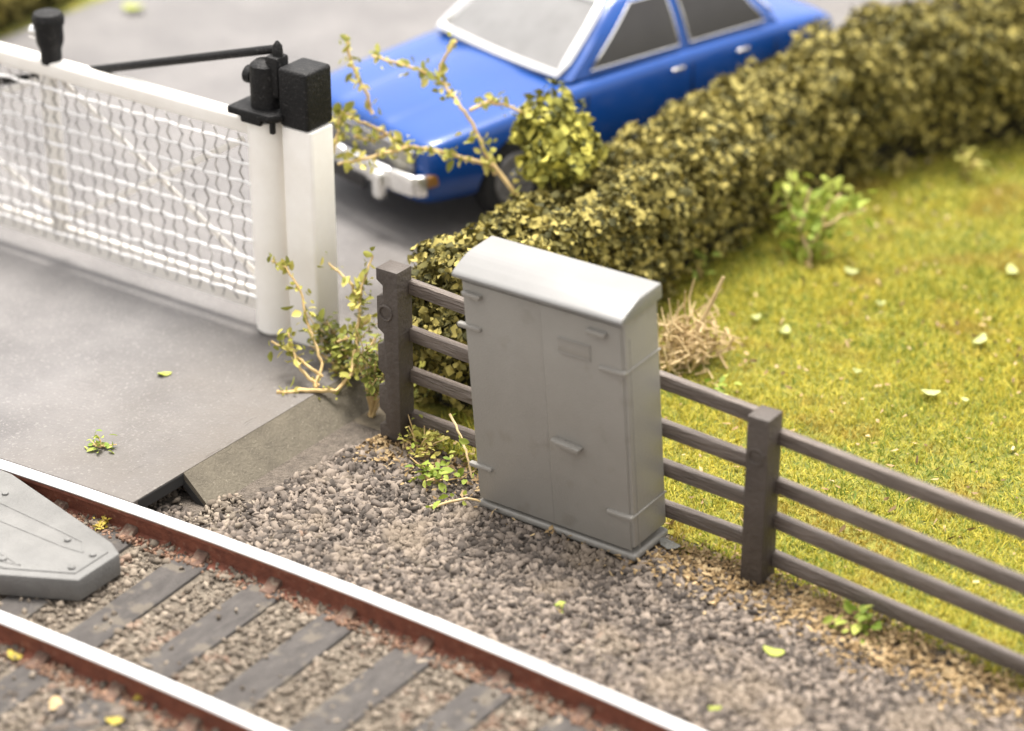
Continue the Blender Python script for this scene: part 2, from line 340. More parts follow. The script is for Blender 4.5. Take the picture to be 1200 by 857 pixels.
# ballast stones (nobody could count them)
def fru(P, mg=60):
    d = P-np.array(CAM); z = d @ np.array(_fw); x = 600+3000*(d @ np.array(_rt))/z; y = 428.5-3000*(d @ np.array(_up))/z
    return (x > -mg) & (x < 1200+mg) & (y > -mg) & (y < 857+mg)
def stones(name, n, xr, yr, zf, size, mat, keep, tilt=None, sub=1, seed=0):
    rng = np.random.default_rng(seed)
    P = np.stack([rng.uniform(*xr, n), rng.uniform(*yr, n), np.zeros(n)], 1)
    k = keep(P); vis = fru(P, 90); k &= vis | (rng.random(n) < .35)
    P = P[k]; n = len(P); s = size*np.exp(np.clip(rng.normal(0, .42, n), -1.1, .8)); s[~vis[k]] *= 1.5
    P[:, 2] = zf(P, rng) ; parts = []
    which = rng.integers(0, 10, n)
    for i in range(10):
        j = which == i; V, F = stone(100*seed+i, sub)
        parts.append(scatter(V, F, P[j], rand_rot(j.sum(), rng=rng), s[j]))
    V, F = merge(parts); return tag(np_mesh(name, V, F, mat), kind='stuff')
ycv = np.vectorize(yc)
def fy(x): return np.where(x < 2.47, 2.34-.054*(x+.12), 2.2-.081*(x-2.47))
def k_side(P):
    x, y = P[:, 0], P[:, 1]; d = y-ycv(x)
    on_road = (x < -.36+.10*np.clip(y-1, 0, 2)) & (y > .95); inside = (x < -.70)
    lim = fy(x)-.10+.10*np.sin(x*3.1)+.06*np.sin(x*7.7)
    lim = np.where((x > .70) & (x < 1.86), 1.955-.034*(x-.76), lim)
    return (d > .70) & (y < lim) & ~on_road & ~inside
def z_side(P, rng):
    d = P[:, 1]-ycv(P[:, 0])
    return -.002+.018*vnoise(P, 3., 5)+rng.uniform(-.016, .014, len(P))+.03*np.exp(-((d-.75)/.3)**2)*(P[:, 0] > -.2)
stones('ballast_stones', 105000, (-2, 7), (.6, 2.5), z_side, .0215, M_stone, k_side, seed=1)
def k_near(P): return (P[:, 1]-ycv(P[:, 0]) < -.72) & ~((P[:, 0] < -1.2))
stones('ballast_stones', 16000, (-2, 6), (-3.2, -.5), z_side, .028, M_stone, k_near, seed=2)
SLA = np.array(SL)
def k_mid(P):
    d = P[:, 1]-ycv(P[:, 0]); fx = np.abs(P[:, 0][:, None]-SLA[None]).min(1)
    return (np.abs(d) < 1.25) & ((fx > .125) | (RNG.random(len(P)) < .035)) & (np.abs(np.abs(d)-.612) > .028)
def z_mid(P, rng):
    fx = np.abs(P[:, 0][:, None]-SLA[None]).min(1)
    d = np.abs(np.abs(P[:, 1]-ycv(P[:, 0]))-.612)
    return np.where(fx > .125, .008, .026)+rng.uniform(-.014, .012, len(P))+.022*np.exp(-(d/.09)**2)*(fx > .125)
stones('track_stones', 70000, (-2.5, 6), (-1.6, 1.5), z_mid, .016, M_grit, k_mid, seed=3)

def k_foot(P): d = np.abs(np.abs(P[:, 1]-ycv(P[:, 0]))-.612); return (d > .03) & (d < .14) & (RNG.random(len(P)) < np.clip(.75+.5*vnoise(P, 5., 2), .1, 1))
def z_foot(P, rng): return .026+.012*vnoise(P, 6., 4)+rng.uniform(-.008, .008, len(P))
stones('rust_grit', 70000, (-2.5, 6), (-.85, .85), z_foot, .0105, M_rustdust, k_foot, seed=4)
# straw coloured litter along the fence foot
def litter():
    rng = np.random.default_rng(21); n = 13000
    x = rng.uniform(-.55, 6.5, n); y = fy(x)+rng.normal(-.12, .12, n)
    wgt = .20+.8*np.clip(np.exp(-((x-2.3)/.45)**2)+.9*np.exp(-((x-3.2)/.5)**2)+.9*np.exp(-((x+.15)/.4)**2)+.35*np.exp(-((x-4.2)/.5)**2), 0, 1)
    k = (rng.random(n) < wgt) & ~(x < -.36+.10*np.clip(y-1, 0, 2)+.05) & ~((x > .75) & (x < 1.85) & (y > 1.97) & (y < 2.36)); x, y = x[k], y[k]; n = len(x)
    P = np.stack([x, y, .022+rng.uniform(-.012, .022, n)], 1)
    A = scatter(CHIP_V, CHIP_F, P, rand_rot(n, .7, rng), np.stack([rng.uniform(.018, .065, n), rng.uniform(.010, .026, n), rng.uniform(.02, .05, n)], 1))
    tag(np_mesh('dry_litter', *A, M_straw), kind='stuff')
litter()

# ------------------------------------------------------------------ grass
def grass():
    rng = np.random.default_rng(31); n = 330000
    x = rng.uniform(-.02, 7.5, n); y = rng.uniform(2.0, 11, n); P = np.stack([x, y, np.zeros(n)], 1)
    k = (y > fy(x)+.0+.05*np.sin(x*9)) & (fru(P, 160) | (rng.random(n) < .6)) & ~((x > .7) & (x < 1.85) & (y < 2.36))
    far = np.clip((y-5)/4, 0, 1); k &= rng.random(n) > .45*far
    P = P[k]; n = len(P); h = rng.uniform(.028, .066, n)*(1+.35*vnoise(P, 1.2, 3)); wd = rng.uniform(.0028, .0056, n)*(1+.5*(P[:, 1] > 5))
    base = np.array([(-1, 0, 0), (1, 0, 0), (.65, .35, .55), (-.65, .35, .55), (0, 1.1, 1)]); F = np.array([(0, 1, 2), (0, 2, 3), (3, 2, 4)])
    V, Fc = scatter(base, F, P, rand_rot(n, .75, rng), np.stack([wd, h*.7, h], 1))
    o = np_mesh('grass', V, Fc, M_grass); tag(o, kind='stuff')
grass()
def debris():
    rng = np.random.default_rng(33); n = 2600
    x = rng.uniform(.4, 7, n); y = rng.uniform(2.5, 10, n); k = rng.random(n) < np.clip(.5+.6*vnoise(np.stack([x, y, 0*x], 1), 1.5, 8), .05, 1); x, y = x[k], y[k]; n = len(x)
    A = scatter(CHIP_V, CHIP_F, np.stack([x, y, rng.uniform(.03, .06, n)], 1), rand_rot(n, .8, rng), np.stack([rng.uniform(.02, .07, n), rng.uniform(.012, .03, n), rng.uniform(.02, .04, n)], 1))
    tag(np_mesh('grass_debris', *A, M_straw), kind='stuff')
debris()

# ------------------------------------------------------------------ fence
fence = thing('post_and_rail_fence', (1.2, 2.28, 0), 'brown four rail wooden fence between the ballast and the yellow grass', 'fence')
def fpost(x, y, top, w, d, notch):
    z0 = -.12; x0, x1 = x-w/2, x+w/2
    if notch:
        poly = [(x1, z0), (x1, top), (x0, top)]
        for zc in (1.01, .70, .43, .17): poly += [(x0, zc+.05), (x0+.045, zc+.02), (x0+.045, zc-.04), (x0, zc-.055)]
        poly += [(x0, z0)]
    else: poly = [(x0, z0), (x1, z0), (x1, top), (x0, top)]
    m = MB(); m.prism(poly, y, y+d, 'y', .006)
    p = m.build('post', M_post, fence, 30)
    r_ = MB(); r_.torus((x-.012 if notch else x, y-.001, .86 if notch else .80), .045, .009, Matrix.Rotation(R(90), 4, 'X')); r_.bm.transform(Matrix.Translation(-fence.location))
    r_.build('moulded_ring', M_post, p, 40, local=True)
fpost(-.10, 2.265, 1.135, .155, .14, True)
fpost(2.463, 2.115, 1.03, .130, .15, False)
fpost(5.2, 1.97, 1.085, .145, .12, False)
for zs, ze in [(1.005, .95), (.70, .671), (.43, .438), (.145, .192)]:
    m = MB(); m.bar((-.06, 2.402, zs), (2.40, 2.272, ze), .055, .086, .009); m.build('rail', M_fence, fence, 30)
for zs, ze in [(.88, .853), (.587, .545), (.371, .312), (.136, .082)]:
    x1, x2 = 2.51, 5.14; f = (x2-2.52)/(4.0-2.52)
    m = MB(); m.bar((x1, 2.258, zs), (x2, 2.258-.119*f, zs+(ze-zs)*min(f, 1.3)), .055, .086, .009); m.build('rail', M_fence, fence, 30)

# ------------------------------------------------------------------ lineside cabinet
cab = thing('relay_cabinet', (.759, 1.985, .012), 'grey metal lineside equipment cabinet leaning forward in front of the fence', 'cabinet', rot=(.072, -.026, -.034))
CW, CD_, CH = 1.077, .312, 1.483
m = MB(); m.box((CW/2, CD_/2, CH/2+.03), (CW, CD_, CH-.06), .014, seg=3); m.build('body', M_pale, cab, 35, local=True)
m = MB(); m.box((CW/2, CD_/2, .0), (CW+.014, CD_+.018, .05), .018, seg=4); m.build('plinth', M_pale, cab, 35, local=True)
prof = [(-.040, CH-.018), (-.043, CH+.004), (-.028, CH+.018), (.03, CH+.044), (.085, CH+.064), (.115, CH+.071), (.145, CH+.074), (CD_+.015, CH+.074), (CD_+.024, CH+.058), (CD_+.024, CH-.018)]
m = MB(); m.prism([(a, b) for a, b in prof], -.03, CW+.015, 'x', .006); m.build('roof', M_paleroof, cab, 40, local=True)
for x0, x1, hl in ((.018, CW/2-.0004, True), (CW/2+.0004, CW-.018, False)):
    m = MB(); m.box(((x0+x1)/2, -.004, .745), (x1-x0, .012, 1.385), .0012); d = m.build('door', M_pale, cab, 35, local=True)
    if not hl:
        m = MB(); m.prism([(.580, .638), (.778, .624), (.760, .596), (.705, .586), (.612, .610)], -.06, -.009, 'y', .008); m.build('handle', M_pale, d, 35, local=True)
        m = MB(); m.box((.754, -.012, 1.228), (.21, .010, .092), .004); m.box((.754, -.017, 1.271), (.21, .012, .008), .002); m.box((.754, -.016, 1.185), (.21, .010, .006), .002)
        m.build('nameplate', M_pale, d, 35, local=True)
for x in (.085, .915):
    m = MB(); m.prism([(x-.065, 1.388), (x+.065, 1.388), (x+.058, 1.356), (x-.055, 1.359)], -.042, -.008, 'y', .008); m.build('vent_hood', M_pale, cab, 35, local=True)
for z in (1.165, .268):
    m = MB(); m.box((.045, -.012, z), (.16, .035, .028), .010); m.build('hinge', M_pale, cab, 35, local=True)
    m = MB(); m.box((CW-.075, -.012, z), (.17, .035, .028), .010); m.box((CW+.003, .15, z), (.010, .33, .012), .003); m.build('hinge', M_pale, cab, 35, local=True)
m = MB(); m.box((CW+.001, .045, .70), (.006, .010, 1.30), .002); m.build('corner_seam', M_pale, cab, 35, local=True)

# ------------------------------------------------------------------ crossing gate
GY, GT, GB = 2.76, 1.60, .315
gate = thing('crossing_gate', (-1.40, 2.78, RZ), 'white level crossing gate with woven wire mesh across the road', 'gate')
GX0, GX1 = -5.6, -1.50
def gpart(nm, mt, f, par=gate, smooth=35):
    m = MB(); f(m)
    if par is not gate: m.bm.transform(Matrix.Translation(-gate.location)); return m.build(nm, mt, par, smooth, local=True)
    return m.build(nm, mt, par, smooth)
gpart('top_rail', M_white, lambda m: m.box(((GX0+GX1)/2, GY+.02, GT-.05), (GX1-GX0, .12, .11), .02, seg=3))
gpart('bottom_rail', M_white, lambda m: m.box(((GX0+GX1)/2, GY+.02, GB+.045), (GX1-GX0, .026, .15), .009, seg=3))
gpart('heel_stile', M_white, lambda m: m.lathe([(.02, RZ), (.095, RZ+.004), (.118, RZ+.03), (.120, GT-.04), (.112, GT+.01), (.05, GT+.02)], (-1.415, 2.79, 0), 28))
for x in (-3.27, -5.5): gpart('stile', M_white, lambda m: m.box((x, GY+.035, (GT+GB)/2), (.10, .08, GT-GB-.12), .012))
for a, b in (((-1.58, GT-.16), (-3.2, GB+.16)), ((-1.58, GB+.16), (-3.2, GT-.16)), ((-3.34, GT-.16), (-5.4, GB+.16)), ((-3.34, GB+.16), (-5.4, GT-.16))):
    o = .005 if a[1] > 1 else .085
    gpart('brace', M_white, lambda m: m.bar((a[0], GY+o, a[1]), (b[0], GY+o, b[1]), .006, .044, .002))
def wires(m, vertical):
    rng = random.Random(5); y0 = GY-.062
    sp, hp = .098, .128
    if vertical:
        n = int((GX1+.04-GX0)/sp)
        for i in range(n):
            x = GX1-.06-i*sp; pts = []; z = GT-.09; k = 0
            while z > GB+.01:
                pts.append((x+rng.uniform(-.006, .006)+.0035*(1 if (k+i) % 2 else -1), y0+.012*(1 if (k+i) % 2 else -1), z)); z -= hp/2; k += 1
            m.tube(pts, .0065, 6)
    else:
        z = GT-.16; r = 0
        while z > GB-.02:
            pts = []; x = GX1+.025+rng.uniform(-.02, .03); k = 0
            while x > GX0: pts.append((x, y0+.007*(1 if (k+r) % 2 else -1), z+rng.uniform(-.004, .004))); x -= sp; k += 1
            m.tube(pts, .0105, 6); z -= hp; r += 1
gpart('upright_wires', M_wire, lambda m: wires(m, True)); gpart('cross_wires', M_wirew, lambda m: wires(m, False))
lamp = gpart('lamp', M_black, lambda m: (m.lathe([(.068, -.02), (.070, .07), (.082, .10), (.09, .13), (.092, .23), (.103, .245), (.105, .285), (.09, .315), (.05, .33)], (-3.21, GY+.02, GT+.005), 24)))
gpart('lamp_lens', M_chrome, lambda m: m.lathe([(.03, -.02), (.045, 0), (.045, .03), (.02, .045)], (-3.285, GY-.02, GT+.19), 16, Matrix.Rotation(R(-90), 4, 'Y')), lamp)
def pivot(m):
    m.prism([(-1.60, 2.64), (-1.60, 2.86), (-1.52, 2.92), (-1.22, 2.92), (-1.22, 2.70), (-1.27, 2.64)], GT+.045, GT+.095, 'z', .012)
    m.lathe([(.06, GT+.0), (.08, GT+.02), (.08, GT+.05)], (-1.41, 2.78, 0), 20)
    m.lathe([(.095, GT+.09), (.095, GT+.30), (.09, GT+.36), (.06, GT+.385), (.02, GT+.39)], (-1.40, 2.78, 0), 20)
    m.lathe([(.055, 0), (.055, .05), (.03, .06)], (-1.49, 2.78, GT+.27), 16, Matrix.Rotation(R(-90), 4, 'Y'))
    m.box((-1.32, 2.80, GT+.30), (.10, .12, .26), .02); m.lathe([(.035, 0), (.03, .07), (.008, .10)], (-1.31, 2.80, GT+.42), 10)
    m.box((-1.29, 2.70, GT+.02), (.03, .03, .12), .006); m.box((-1.42, 2.66, GT+.035), (.16, .03, .05), .01)
gpart('pivot_bracket', M_black, pivot)
gpart('tie_rod', M_black, lambda m: m.tube([(-1.33, 2.82, 2.06), (-2.5, 2.825, 1.705), (-3.7, 2.83, 1.34), (-5.45, 2.83, .81)], .028, 12))
gp = thing('gate_post', (-1.11, 2.86, RZ), 'square white gate post with a black block cap beside the ramp', 'post')
m = MB(); m.prism([(-1.245, 2.73), (-1.030, 2.73), (-1.015, 2.745), (-1.015, 2.94), (-1.245, 2.94)], RZ-.03, 1.61, 'z', .010); m.build('post', M_white, gp, 30)
m = MB(); m.box((-1.145, 2.845, 1.80), (.225, .245, .37), .022, seg=3); m.build('cap', M_black, gp, 35)

# ------------------------------------------------------------------ crossing panel between the rails
pan = thing('guard_ramp', (-1.5, .03, .02), 'grey boat shaped plate with tapered end and rivets lying between the rails', 'crossing plate')
out = [(-.335, -.12), (-.345, .21), (-.46, .27), (-1.45, .50), (-8, .42), (-8, -.58), (-1.42, -.43), (-.72, -.32)]
m = MB(); m.prism(out, .035, .172, 'z', .014); deck = m.build('deck', M_panel, pan, 35)
def inset(poly, d):
    n = len(poly); res = []
    for i in range(n):
        p0, p1, p2 = (Vector((*poly[(i+k) % n], 0)) for k in (-1, 0, 1))
        a = (p1-p0).normalized(); b = (p2-p1).normalized(); na = Vector((-a.y, a.x, 0)); nb = Vector((-b.y, b.x, 0))
        bi = (na+nb).normalized(); res.append(tuple((p1+bi*d/max(.35, bi.dot(na)))[:2]))
    return res
m = MB(); inn = inset(out, .055); m.prism(inn, .170, .179, 'z', .003)
m.build('tread_plate', M_panel, pan, 35)
m = MB()
def strip(pts, z=.1795):
    for p, q in zip(pts, pts[1:]): m.bar((*p, z), (*q, z), .012, .007, .002)
strip([(-.50, .09), (-.58, .17), (-.75, .185), (-2.2, .27)]); strip([(-.50, .09), (-.62, .075), (-2.2, .07)]); strip([(-.68, -.20), (-.95, -.16), (-2.2, -.12)]); strip([(-.68, -.20), (-1.0, -.27), (-2.2, -.29)])
m.build('raised_seam', M_panel, pan, 35)
for x, y in ((-.44, .10), (-.44, -.06), (-.66, .135), (-.80, -.21), (-1.0, -.2), (-1.25, .04), (-1.3, .30)):
    m = MB(); m.lathe([(.020, .178), (.020, .190), (.012, .194)], (x, y, 0), 12); m.build('rivet', M_trim if x == -1.25 else M_panel, pan, 35)

# ------------------------------------------------------------------ blue saloon car
UR = Vector((.268, .963, 0)); car_rot = math.atan2(-UR.y, -UR.x)
CARPOS = Vector((-1.635, 6.464, RZ))
car = thing('saloon_car', CARPOS, 'blue four door saloon car with chrome bumper on the road behind the hedge', 'car', rot=(0, 0, car_rot))
car.scale = (.93, 1, 1)
# stations: x (forward), half profile (y, z) from sill to centre
def station(x, w, zs, zb, zt, bul=0.):
    return [(x, 0, zs), (x, w*.78, zs), (x, w*.95, zs+.05), (x, w, zs+.22), (x, w*1.0, (zs+zb)/2+.08), (x, w*.965, zb-.03), (x, w*.91, zb+.012), (x, w*.60, zt), (x, w*.36, zt+.004), (x, w*.32, zt+.012+bul), (x, 0, zt+.022+bul)]
sts = [(2.10, .70, .30, .62, .63), (2.07, .78, .24, .69, .705), (1.95, .81, .22, .715, .735), (1.5, .84, .20, .755, .785), (1.0, .85, .20, .80, .835), (.72, .85, .20, .835, .87), (.2, .855, .20, .85, .88),
       (-.5, .855, .20, .86, .89), (-1.1, .85, .20, .865, .90), (-1.6, .835, .21, .85, .885), (-1.95, .80, .23, .82, .85), (-2.08, .78, .28, .78, .80), (-2.11, .70, .34, .70, .72)]
b = bmesh.new(); rings = []
for i, (x, wd, zs, zb, zt) in enumerate(sts):
    half = station(x, wd, zs, zb, zt, .012 if 1 <= i <= 4 else 0)
    full = half + [(px, -py, pz) for px, py, pz in half[-2:0:-1]]
    rings.append([b.verts.new(p) for p in full])
n = len(rings[0])
for A, B in zip(rings, rings[1:]):
    for k in range(n): b.faces.new((A[k], A[(k+1) % n], B[(k+1) % n], B[k]))
b.faces.new(rings[0][::-1]); b.faces.new(rings[-1]); bmesh.ops.recalc_face_normals(b, faces=b.faces[:])
me = bpy.data.meshes.new('body'); b.to_mesh(me); b.free()
body = link_mesh('body', me, M_blue, car)
sub = body.modifiers.new('s', 'SUBSURF'); sub.levels = sub.render_levels = 2
cutm = MB()
for x in (1.28, -1.26): cutm.lathe([(.36, -1), (.36, 1)], (x, 0, .28), 32, Matrix.Rotation(R(90), 4, 'X'))
cut = cutm.build('wheel_well_cutter', M_tyre, smooth=0)
cutm2 = cut.data
bo = body.modifiers.new('b', 'BOOLEAN'); bo.object = cut; bo.operation = 'DIFFERENCE'; bo.solver = 'EXACT'
cut.parent = car; bpy.context.view_layer.update()
dg = bpy.context.evaluated_depsgraph_get(); new = bpy.data.meshes.new_from_object(body.evaluated_get(dg)); body.modifiers.clear(); body.data = new; new.name = 'body'
bpy.data.objects.remove(cut)
new.polygons.foreach_set('use_smooth', np.ones(len(new.polygons), dtype=bool)); new.set_sharp_from_angle(angle=R(40))
if len(new.materials) > 1:
    while len(new.materials) > 1: new.materials.pop()
def cpart(nm, mt, f, par=car, smooth=35):
    m = MB(); f(m); return m.build(nm, mt, par, smooth, local=True)
# cabin: base ring and roof ring
CB = dict(xf=.78, xr=-1.50, w=.745, z=.865); CT = dict(xf=.12, xr=-.98, w=.565, z=1.315)
def cabin(m):
    b = bmesh.new(); rg = []
    for t in (0, .33, .66, .9, .975, 1):
        e = 0 if t < .95 else (.02 if t < 1 else .09); xf = CB['xf']+(CT['xf']-CB['xf'])*t-e; xr = CB['xr']+(CT['xr']-CB['xr'])*t+e; ww = CB['w']+(CT['w']-CB['w'])*t-e+.018*math.sin(math.pi*t); z = CB['z']+(CT['z']-CB['z'])*t+(.02 if t == 1 else 0)
        ring = []
        for (sx, sy) in ((1, 0), (1, .55), (.995, .9), (.94, 1), (.5, 1.01), (0, 1.02), (-.5, 1.01), (-.94, 1), (-.995, .9), (-1, .55), (-1, 0)):
            ring.append(((xf+xr)/2+sx*(xf-xr)/2+(.045*(1-sy*sy) if sx == 1 else (-.03*(1-sy*sy) if sx == -1 else 0)), sy*ww, z))
        ring += [(x, -y, zz) for x, y, zz in ring[-2:0:-1]]; rg.append([b.verts.new(p) for p in ring])
    n = len(rg[0])
    for A, B in zip(rg, rg[1:]):
        for k in range(n): b.faces.new((A[k], A[(k+1) % n], B[(k+1) % n], B[k]))
    b.faces.new(rg[-1]); bmesh.ops.recalc_face_normals(b, faces=b.faces[:]); m._add(b)
cpart('cabin', M_blue, cabin, smooth=50)
cpart('roof', M_vinyl, lambda m: m.box((-.43, 0, 1.343), (.90, .96, .03), .014, seg=3))
def cabpt(face, u, t, out=.0):
    xf = CB['xf']+(CT['xf']-CB['xf'])*t; xr = CB['xr']+(CT['xr']-CB['xr'])*t; ww = CB['w']+(CT['w']-CB['w'])*t+.018*math.sin(math.pi*t); z = CB['z']+(CT['z']-CB['z'])*t
    if face == 'f': return Vector((xf+.045*(1-u*u)+out*.56, u*ww, z+out*.83))
    if face == 'r': return Vector((xr-.03*(1-u*u)-out*.65, u*ww, z+out*.75))
    s = 1 if face == 'l' else -1
    return Vector((u, s*(ww*1.012+out*.93), z+out*.35))
def pane(face, pts, nm, mt, trim=.014):
    "a glazed opening: pane plus its bright surround; pts are (u, t) corners"
    us = []
    for (a, b_) in zip(pts, pts[1:]+pts[:1]):
        for k in range(6): us.append((a[0]+(b_[0]-a[0])*k/6, a[1]+(b_[1]-a[1])*k/6))
    cu = sum(p[0] for p in pts)/len(pts); ct = sum(p[1] for p in pts)/len(pts)
    b = bmesh.new(); prev = None
    layers = []
    for f in (1, .75, .5, .25): layers.append([b.verts.new(cabpt(face, cu+(u-cu)*f, ct+(t-ct)*f, .016)) for u, t in us])
    c = b.verts.new(cabpt(face, cu, ct, .016)); K = len(us)
    base = [b.verts.new(cabpt(face, u, t, .002)) for u, t in us]
    for A, B in zip([base]+layers, layers):
        for k in range(K): b.faces.new((A[k], A[(k+1) % K], B[(k+1) % K], B[k]))
    for k in range(K): b.faces.new((layers[-1][k], layers[-1][(k+1) % K], c))
    bmesh.ops.recalc_face_normals(b, faces=b.faces[:]); m = MB(); m._add(b); g = m.build(nm, mt, car, 40, local=True)
    m = MB(); ring = [cabpt(face, u, t, .014) for u, t in us]; m.tube(ring+ring[:2], trim, 6); m.build('window_trim', M_chrome, g, 40, local=True)
pane('f', [(-.90, .05), (.90, .05), (.88, .90), (-.88, .90)], 'windscreen', M_glass, .034)
pane('r', [(-.86, .08), (.86, .08), (.84, .90), (-.84, .90)], 'rear_window', M_glass, .016)
for s in ('l', 'r2'):
    f = 'l' if s == 'l' else 's'
    pane(f, [(.53, .09), (-.37, .09), (-.34, .88), (.02, .88)], 'side_window', M_sideglass, .006)
    pane(f, [(-.48, .09), (-1.28, .09), (-.96, .88), (-.44, .88)], 'side_window', M_sideglass, .006)
for sy in (1, -1):
    for x in (1.28, -1.26):
        RX = Matrix.Rotation(R(-90*sy), 4, 'X')
        wobj = cpart('wheel', M_tyre, lambda m: m.lathe([(.17, -.16), (.27, -.16), (.30, -.13), (.305, -.05), (.295, -.01), (.26, .0), (.20, -.005), (.19, -.03), (.05, -.035)], (x, sy*.80, .30), 32, RX))
        m = MB(); m.lathe([(.20, -.02), (.185, .0), (.16, -.012), (.07, -.006), (.05, .018), (.015, .022)], (x, sy*.80, .30), 28, RX); m.build('hubcap', M_trim, wobj, 40, local=True)
    cpart('headlight', M_lens, lambda m: m.lathe([(.105, -.03), (.105, .006), (.085, .016), (.03, .02)], (2.115, sy*.50, .565), 24, Matrix.Rotation(R(90), 4, 'Y')))
    cpart('indicator', M_amber, lambda m: m.box((2.035, sy*.765, .46), (.10, .05, .09), .015))
    cpart('overrider', M_chrome, lambda m: m.box((2.235, sy*.42, .375), (.10, .10, .21), .035, seg=3))
    for x in (.10-.37, -.95): cpart('door_handle', M_chrome, lambda m: m.box((x, sy*.858, .78), (.13, .02, .024), .009))
    cpart('tail_light', M_amber, lambda m: m.box((-2.10, sy*.56, .62), (.05, .30, .14), .02))
    for x in (.64, -.42, -1.30): cpart('door_seam', M_vinyl, lambda m: m.box((x, sy*.857, .54), (.007, .006, .50)))
cpart('grille', M_trim, lambda m: m.box((2.105, 0, .555), (.03, 1.30, .19), .012))
def bumper(m, sgn):
    pts = [(sgn*x, y, .43) for x, y in ((2.08, -.76), (2.16, -.72), (2.20, -.5), (2.215, 0), (2.20, .5), (2.16, .72), (2.08, .76))]
    for p, q in zip(pts, pts[1:]): m.bar(p, q, .05, .155, .02)
cpart('bumper', M_chrome, lambda m: bumper(m, 1)); cpart('bumper', M_chrome, lambda m: bumper(m, -1))
cpart('number_plate', M_vinyl, lambda m: m.box((2.235, 0, .33), (.02, .50, .10), .006))

# ------------------------------------------------------------------ hedge and clumps
def foliage_surface(n, path, hw, hh, rng, z0=0.):
    "points and outward normals on a rounded hedge section swept along a path; returns (pos, normal)"
    path = np.array(path, float); seg = np.linalg.norm(np.diff(path[:, :2], axis=0), axis=1); cum = np.r_[0, np.cumsum(seg)]
    t = rng.uniform(0, cum[-1], n); px = np.interp(t, cum, path[:, 0]); py = np.interp(t, cum, path[:, 1]); w_ = np.interp(t, cum, path[:, 2]); h_ = np.interp(t, cum, path[:, 3])
    dx = np.interp(t+.05, cum, path[:, 0])-np.interp(t-.05, cum, path[:, 0]); dy = np.interp(t+.05, cum, path[:, 1])-np.interp(t-.05, cum, path[:, 1])
    L_ = np.hypot(dx, dy); dx, dy = dx/L_, dy/L_
    a = rng.uniform(-.10, np.pi+.10, n)
    ex = np.sign(np.cos(a))*np.abs(np.cos(a))**.55; ez = np.clip(np.sin(a), -.05, 1)**1 if False else np.sign(np.sin(a))*np.abs(np.sin(a))**.6
    up_ = np.clip(ez, 0, 1); narrow = .72+.28*np.clip(up_*1.3, 0, 1)
    P = np.stack([px+dy*ex*w_*narrow, py-dx*ex*w_*narrow, z0+h_*up_], 1)
    Nn = np.stack([dy*np.cos(a), -dx*np.cos(a), np.sin(a)*.9], 1)
    e = np.clip(np.minimum(t, cum[-1]-t)/.35, 0, 1)     # rounded ends
    c = np.stack([px, py, z0+h_*.5], 1); P = c+(P-c)*np.sqrt(1-(1-e)**2)[:, None]
    Nn += (1-e)[:, None]*np.stack([dx, dy, 0*dx], 1)*np.where(t < cum[-1]/2, -1, 1)[:, None]
    Nn /= np.linalg.norm(Nn, axis=1)[:, None]+1e-9
    return P, Nn
def orient(N, rng, spread=.7):
    N = N+rng.normal(0, spread, N.shape); N /= np.linalg.norm(N, axis=1)[:, None]
    u = rng.normal(size=N.shape); u -= (u*N).sum(1)[:, None]*N; u /= np.linalg.norm(u, axis=1)[:, None]; v = np.cross(N, u)
    return np.stack([u, v, N], 2)
def leafy(P, N, rng, size, depth, lump, seed, mat, name, parent, spread=.7):
    ln = vnoise(P, 5., seed)*.6+vnoise(P, 12., seed+1)*.4
    P = P + N*(lump*ln*(1+.6*(P[:, 1] > 7)))[:, None] - N*(depth*rng.random(len(P))**1.5)[:, None]
    k = rng.random(len(P)) < np.clip(1.0+.45*vnoise(P, 9., seed+2), .35, 1)
    P, N = P[k], N[k]; n = len(P); s = size*np.exp(rng.normal(0, .3, n))
    V, F = scatter(CHIP_V*np.array([1, .85, 1.6]), CHIP_F, P-np.array(parent.location)[None], orient(N, rng, spread), s)
    return np_mesh(name, V, F, mat, parent)
rng = np.random.default_rng(77)
HP = [(-.04, 2.54, .30, 1.04), (-.10, 3.1, .38, .98), (-.12, 3.7, .44, .92), (-.12, 4.6, .44, .93), (-.13, 5.6, .44, .95), (-.12, 6.6, .42, .97), (.02, 7.5, .43, 1.02), (.38, 8.5, .50, 1.14), (1.05, 9.6, .55, 1.16), (1.9, 10.8, .5, 1.1), (3.0, 12.0, .5, 1.1)]
hedge = thing('hedge', (-.1, 4.5, 0), 'long clipped olive hedge running back between the road and the grass', 'hedge')
P, N = foliage_surface(92000, HP, 0, 0, rng)
leafy(P, N, rng, .045, .30, .15, 3, M_hedge, 'foliage', hedge)
# solid dark core of the hedge, closing the view through the leaves
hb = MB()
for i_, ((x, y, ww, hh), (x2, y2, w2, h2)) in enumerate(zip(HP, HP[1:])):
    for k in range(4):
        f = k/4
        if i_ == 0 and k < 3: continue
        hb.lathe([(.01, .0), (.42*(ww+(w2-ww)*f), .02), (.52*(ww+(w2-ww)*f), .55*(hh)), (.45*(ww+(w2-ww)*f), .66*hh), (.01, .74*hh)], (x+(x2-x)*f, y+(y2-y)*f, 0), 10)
core = hb.build('inner_core', M_core, hedge, 0)

